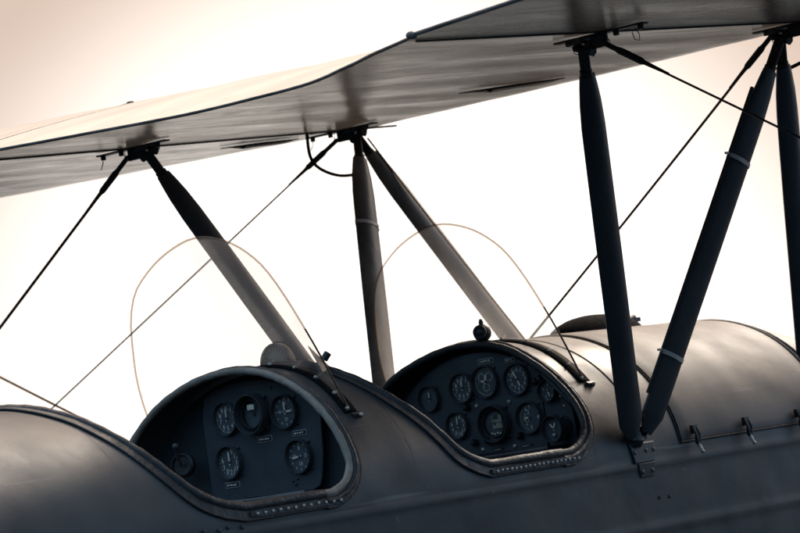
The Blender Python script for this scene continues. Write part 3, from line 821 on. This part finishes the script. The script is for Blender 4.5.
# upper fittings: spar straps and lugs
def spar_strap(T, s):
    b = MB(); z = under(T.x)
    b.box((T.x, T.y+s*.055, z-.003), (.026, .26, .0045), M['blackmetal'])
    b.box((T.x, T.y, z-.011), (.060, .036, .014), M['steel'])
    b.cyl((T.x, T.y+s*.02, z-.012), (T.x, T.y+s*.02, z-.030), .012, M['blackmetal'], 10)
    for yy in (-.04, .10, .17): b.cyl((T.x, T.y+s*yy, z-.004), (T.x, T.y+s*yy, z-.016), .008, M['steel'], 6)
    b.box((T.x+.0, T.y+s*.05, z-.020), (.010, .045, .030), M['blackmetal'])
    b.build('spar_fitting', wing, bevel=.0015)
    for k, yy in enumerate((.16, .075, -.015)):  # loops of locking wire
        b = MB(); c = V((T.x-.01, T.y+s*yy, z-.008)); b.tube([c, c+V((.004, s*.008, -.018)), c+V((-.003, s*.012, -.034)), c+V((-.008, s*.002, -.030)), c+V((-.006, -s*.004, -.012))], .0011, M['blackmetal'], 6)
        b.build('locking_wire', wing)
for T, s in ((T1s, -1), (T1p, 1), (T2s, -1), (T2p, 1)): spar_strap(T, s)

# ------------------------------------------------------------------ bracing wires
def wire(a, c, lab=None, r=.0027, mat='wire', sleeve=True, s0=.05, name='bracing_wire'):
    a, c = V(a), V(c); d = (c-a).normalized()
    b = MB(); b.tube([a.lerp(c, i/12)+V((0, 0, -.004*math.sin(PI*i/12))) for i in range(13)], r, M[mat], 12); w = b.build(name, root, label=lab, smooth=70)
    if sleeve:
        b = MB(); p = a+d*s0
        b.tube([a, p, p+d*.012, p+d*.075, p+d*.085, p+d*.16], lambda i: (.0065, .0065, .0090, .0085, .0055, .0032)[i], M['blackmetal'], 10); b.build('turnbuckle', w)
    return w
wire((-.43, -.79, .985), (-.50, -2.6, -.12), 'near landing wire running down from the wing to the right')
wire((-.43, .80, .985), (-.72, 2.6, -.40), 'far rear landing wire running down to the left', .0042)
wire((.42, .80, 1.02), (-.02, 3.0, -.24), 'far front landing wire running down to the left', mat='cable')
wire((.428, -.715, 1.035), (.585, .35, .355), 'wire crossing from the near wing fitting to the far side', .0036)
wire((.455, .715, 1.01), (.64, .365, .33), 'thin wire beside the far front strut', .0028, 'cable', False)
wire((.42, -.80, 1.02), (.30, -2.8, .05), 'near front landing wire at the right edge')
wire((.30, 1.2, .0), (.30, 3.4, 1.085), 'far flying wire low behind the tail deck', .0040, 'cable', False)
# hoses looping from the wing to the struts
def hose(T, s, pts):
    b = MB(); n = len(pts); P = []
    for i in range(25):
        t = i/24; P.append(V([smooth_interp([(k/(n-1), p[a]) for k, p in enumerate(pts)], t) for a in range(3)]))
    b.tube(P, .0050, M['rubber'], 8); b.build('hose', root, smooth=60)
hose(T2p, 1, [(.36, .86, 1.06), (.36, .86, .985), (.37, .84, .945), (.39, .79, .915), (.395, .715, .905)])
hose(T2s, -1, [(.47, -.66, .93), (.52, -.72, .955), (.57, -.80, .985), (.60, -.86, 1.03)])

# ------------------------------------------------------------------ world: hazy bright overcast, brightest low ahead of the nose
Rm = Matrix(((0.6468, -0.7501, -0.1387), (0.0462, -0.1436, 0.9883), (-0.761, -0.6455, -0.0579)))
bpy.context.view_layer.update()
RW = root.matrix_basis.copy()
view_dir = (RW.to_3x3() @ V((.761, .6455, .0579))).normalized()

SUN_EL, SUN_AZ = math.radians(48), math.atan2(view_dir.y, view_dir.x)-math.radians(30)
sun_dir = V((math.cos(SUN_EL)*math.cos(SUN_AZ), math.cos(SUN_EL)*math.sin(SUN_AZ), math.sin(SUN_EL)))
W = bpy.data.worlds.new('World'); S.world = W; W.use_nodes = True
nt = W.node_tree
for n in list(nt.nodes): nt.nodes.remove(n)
L = nt.links.new
out = nt.nodes.new('ShaderNodeOutputWorld')
sky = N(nt, 'ShaderNodeTexSky', sky_type='NISHITA', sun_disc=False)
sky.sun_elevation = SUN_EL; sky.sun_rotation = PI/2-SUN_AZ
sky.dust_density = 3.0; sky.air_density = 1.0
bg1 = N(nt, 'ShaderNodeBackground', Strength=.07); L(sky.outputs['Color'], bg1.inputs['Color'])
tc = N(nt, 'ShaderNodeTexCoord')
def dotv(vec):
    d = N(nt, 'ShaderNodeVectorMath', operation='DOT_PRODUCT'); d.inputs[1].default_value = vec; L(tc.outputs['Generated'], d.inputs[0]); return d.outputs['Value']
def ramp(val, a, b_, c, d):
    m = N(nt, 'ShaderNodeMapRange', interpolation_type='SMOOTHSTEP')
    m.inputs['From Min'].default_value = a; m.inputs['From Max'].default_value = b_; m.inputs['To Min'].default_value = c; m.inputs['To Max'].default_value = d
    L(val, m.inputs['Value']); return m.outputs['Result']
def mixc(fac, a, b_):
    m = N(nt, 'ShaderNodeMix', data_type='RGBA'); L(fac, m.inputs[0])
    for i, q in ((6, a), (7, b_)):
        if isinstance(q, tuple): m.inputs[i].default_value = (*q, 1)
        else: L(q, m.inputs[i])
    return m.outputs[2]
front = dotv(V((math.cos(SUN_AZ+.35), math.sin(SUN_AZ+.35), .85)).normalized())
upz = N(nt, 'ShaderNodeSeparateXYZ'); L(tc.outputs['Generated'], upz.inputs[0])
warm = mixc(ramp(upz.outputs['Z'], .30, .62, 0, 1), (.68, .50, .375), (3.9, 3.05, 2.4))
cl = mixc(ramp(front, .42, .95, 0, 1), (.27, .48, .74), warm)
gd = V((view_dir.x, view_dir.y, math.tan(math.radians(9.5))*V((view_dir.x, view_dir.y, 0)).length)).normalized()
glow = mixc(ramp(dotv(gd), .9812, .9981, 0, 1), cl, (1.60, 1.46, 1.33))
nz = N(nt, 'ShaderNodeTexNoise', Scale=3.0, Detail=4.0); L(tc.outputs['Generated'], nz.inputs['Vector'])
mul = N(nt, 'ShaderNodeMix', data_type='RGBA', blend_type='MULTIPLY'); mul.inputs[0].default_value = 1.0
nzc = N(nt, 'ShaderNodeValToRGB'); nzc.color_ramp.elements[0].color = (.90, .895, .885, 1); nzc.color_ramp.elements[1].color = (1.08, 1.075, 1.07, 1)
nzc.color_ramp.elements[0].position = .3; nzc.color_ramp.elements[1].position = .7
L(nz.outputs['Fac'], nzc.inputs['Fac']); L(glow, mul.inputs[6]); L(nzc.outputs['Color'], mul.inputs[7])
up = N(nt, 'ShaderNodeSeparateXYZ'); L(tc.outputs['Generated'], up.inputs[0])
# added unseen dark band on the horizon, higher to either side, darkens wing reflections
rv = V((view_dir.y, -view_dir.x, 0)).normalized()
tr_ = dotv(rv)
def math_(op, a, b_):
    m = N(nt, 'ShaderNodeMath', operation=op)
    for i, q in enumerate((a, b_)):
        if isinstance(q, (int, float)): m.inputs[i].default_value = q
        else: L(q, m.inputs[i])
    return m.outputs[0]
side = math_('MAXIMUM', ramp(tr_, -.05, .07, 0, 1), ramp(tr_, -.06, -.15, 0, .75))
thr = math_('MULTIPLY_ADD', side, .155); thr.node.inputs[2].default_value = -.01
rel = math_('SUBTRACT', up.outputs['Z'], thr)
final = mixc(ramp(rel, -.035, .035, 0, 1), (.020, .032, .045), mul.outputs[2])
bg2 = N(nt, 'ShaderNodeBackground', Strength=1.0); L(final, bg2.inputs['Color'])
mxs = N(nt, 'ShaderNodeMixShader'); mxs.inputs[0].default_value = .85
L(bg1.outputs['Background'], mxs.inputs[1]); L(bg2.outputs['Background'], mxs.inputs[2]); L(mxs.outputs['Shader'], out.inputs['Surface'])

sl = bpy.data.lights.new('sun', 'SUN'); sl.energy = 1.5; sl.angle = math.radians(14); sl.color = (1.0, .90, .78)
so = bpy.data.objects.new('sun', sl); COL.objects.link(so); so.rotation_euler = sun_dir.to_track_quat('Z', 'Y').to_euler(); so.location = (0, 0, 12)

# ------------------------------------------------------------------ camera
cam = bpy.data.cameras.new('camera'); co = bpy.data.objects.new('camera', cam); COL.objects.link(co)
R4 = Rm.transposed().to_4x4()
loc = V((-5.893035, -4.725015, .14279))
co.matrix_world = RW @ (Matrix.Translation(loc) @ R4)
cam.sensor_width = 36.0; cam.lens = 36*2911.82/800; cam.clip_start = .1; cam.clip_end = 5000
cam.dof.use_dof = True; cam.dof.focus_distance = 6.9; cam.dof.aperture_fstop = 7.0
S.camera = co
S.view_settings.view_transform = 'Standard'; S.view_settings.look = 'None'; S.view_settings.exposure = 0.3; S.view_settings.gamma = 1.0
S.render.engine = 'CYCLES'
S.cycles.max_bounces = 10; S.cycles.transparent_max_bounces = 16
try: S.cycles.use_denoising = True
except Exception: pass
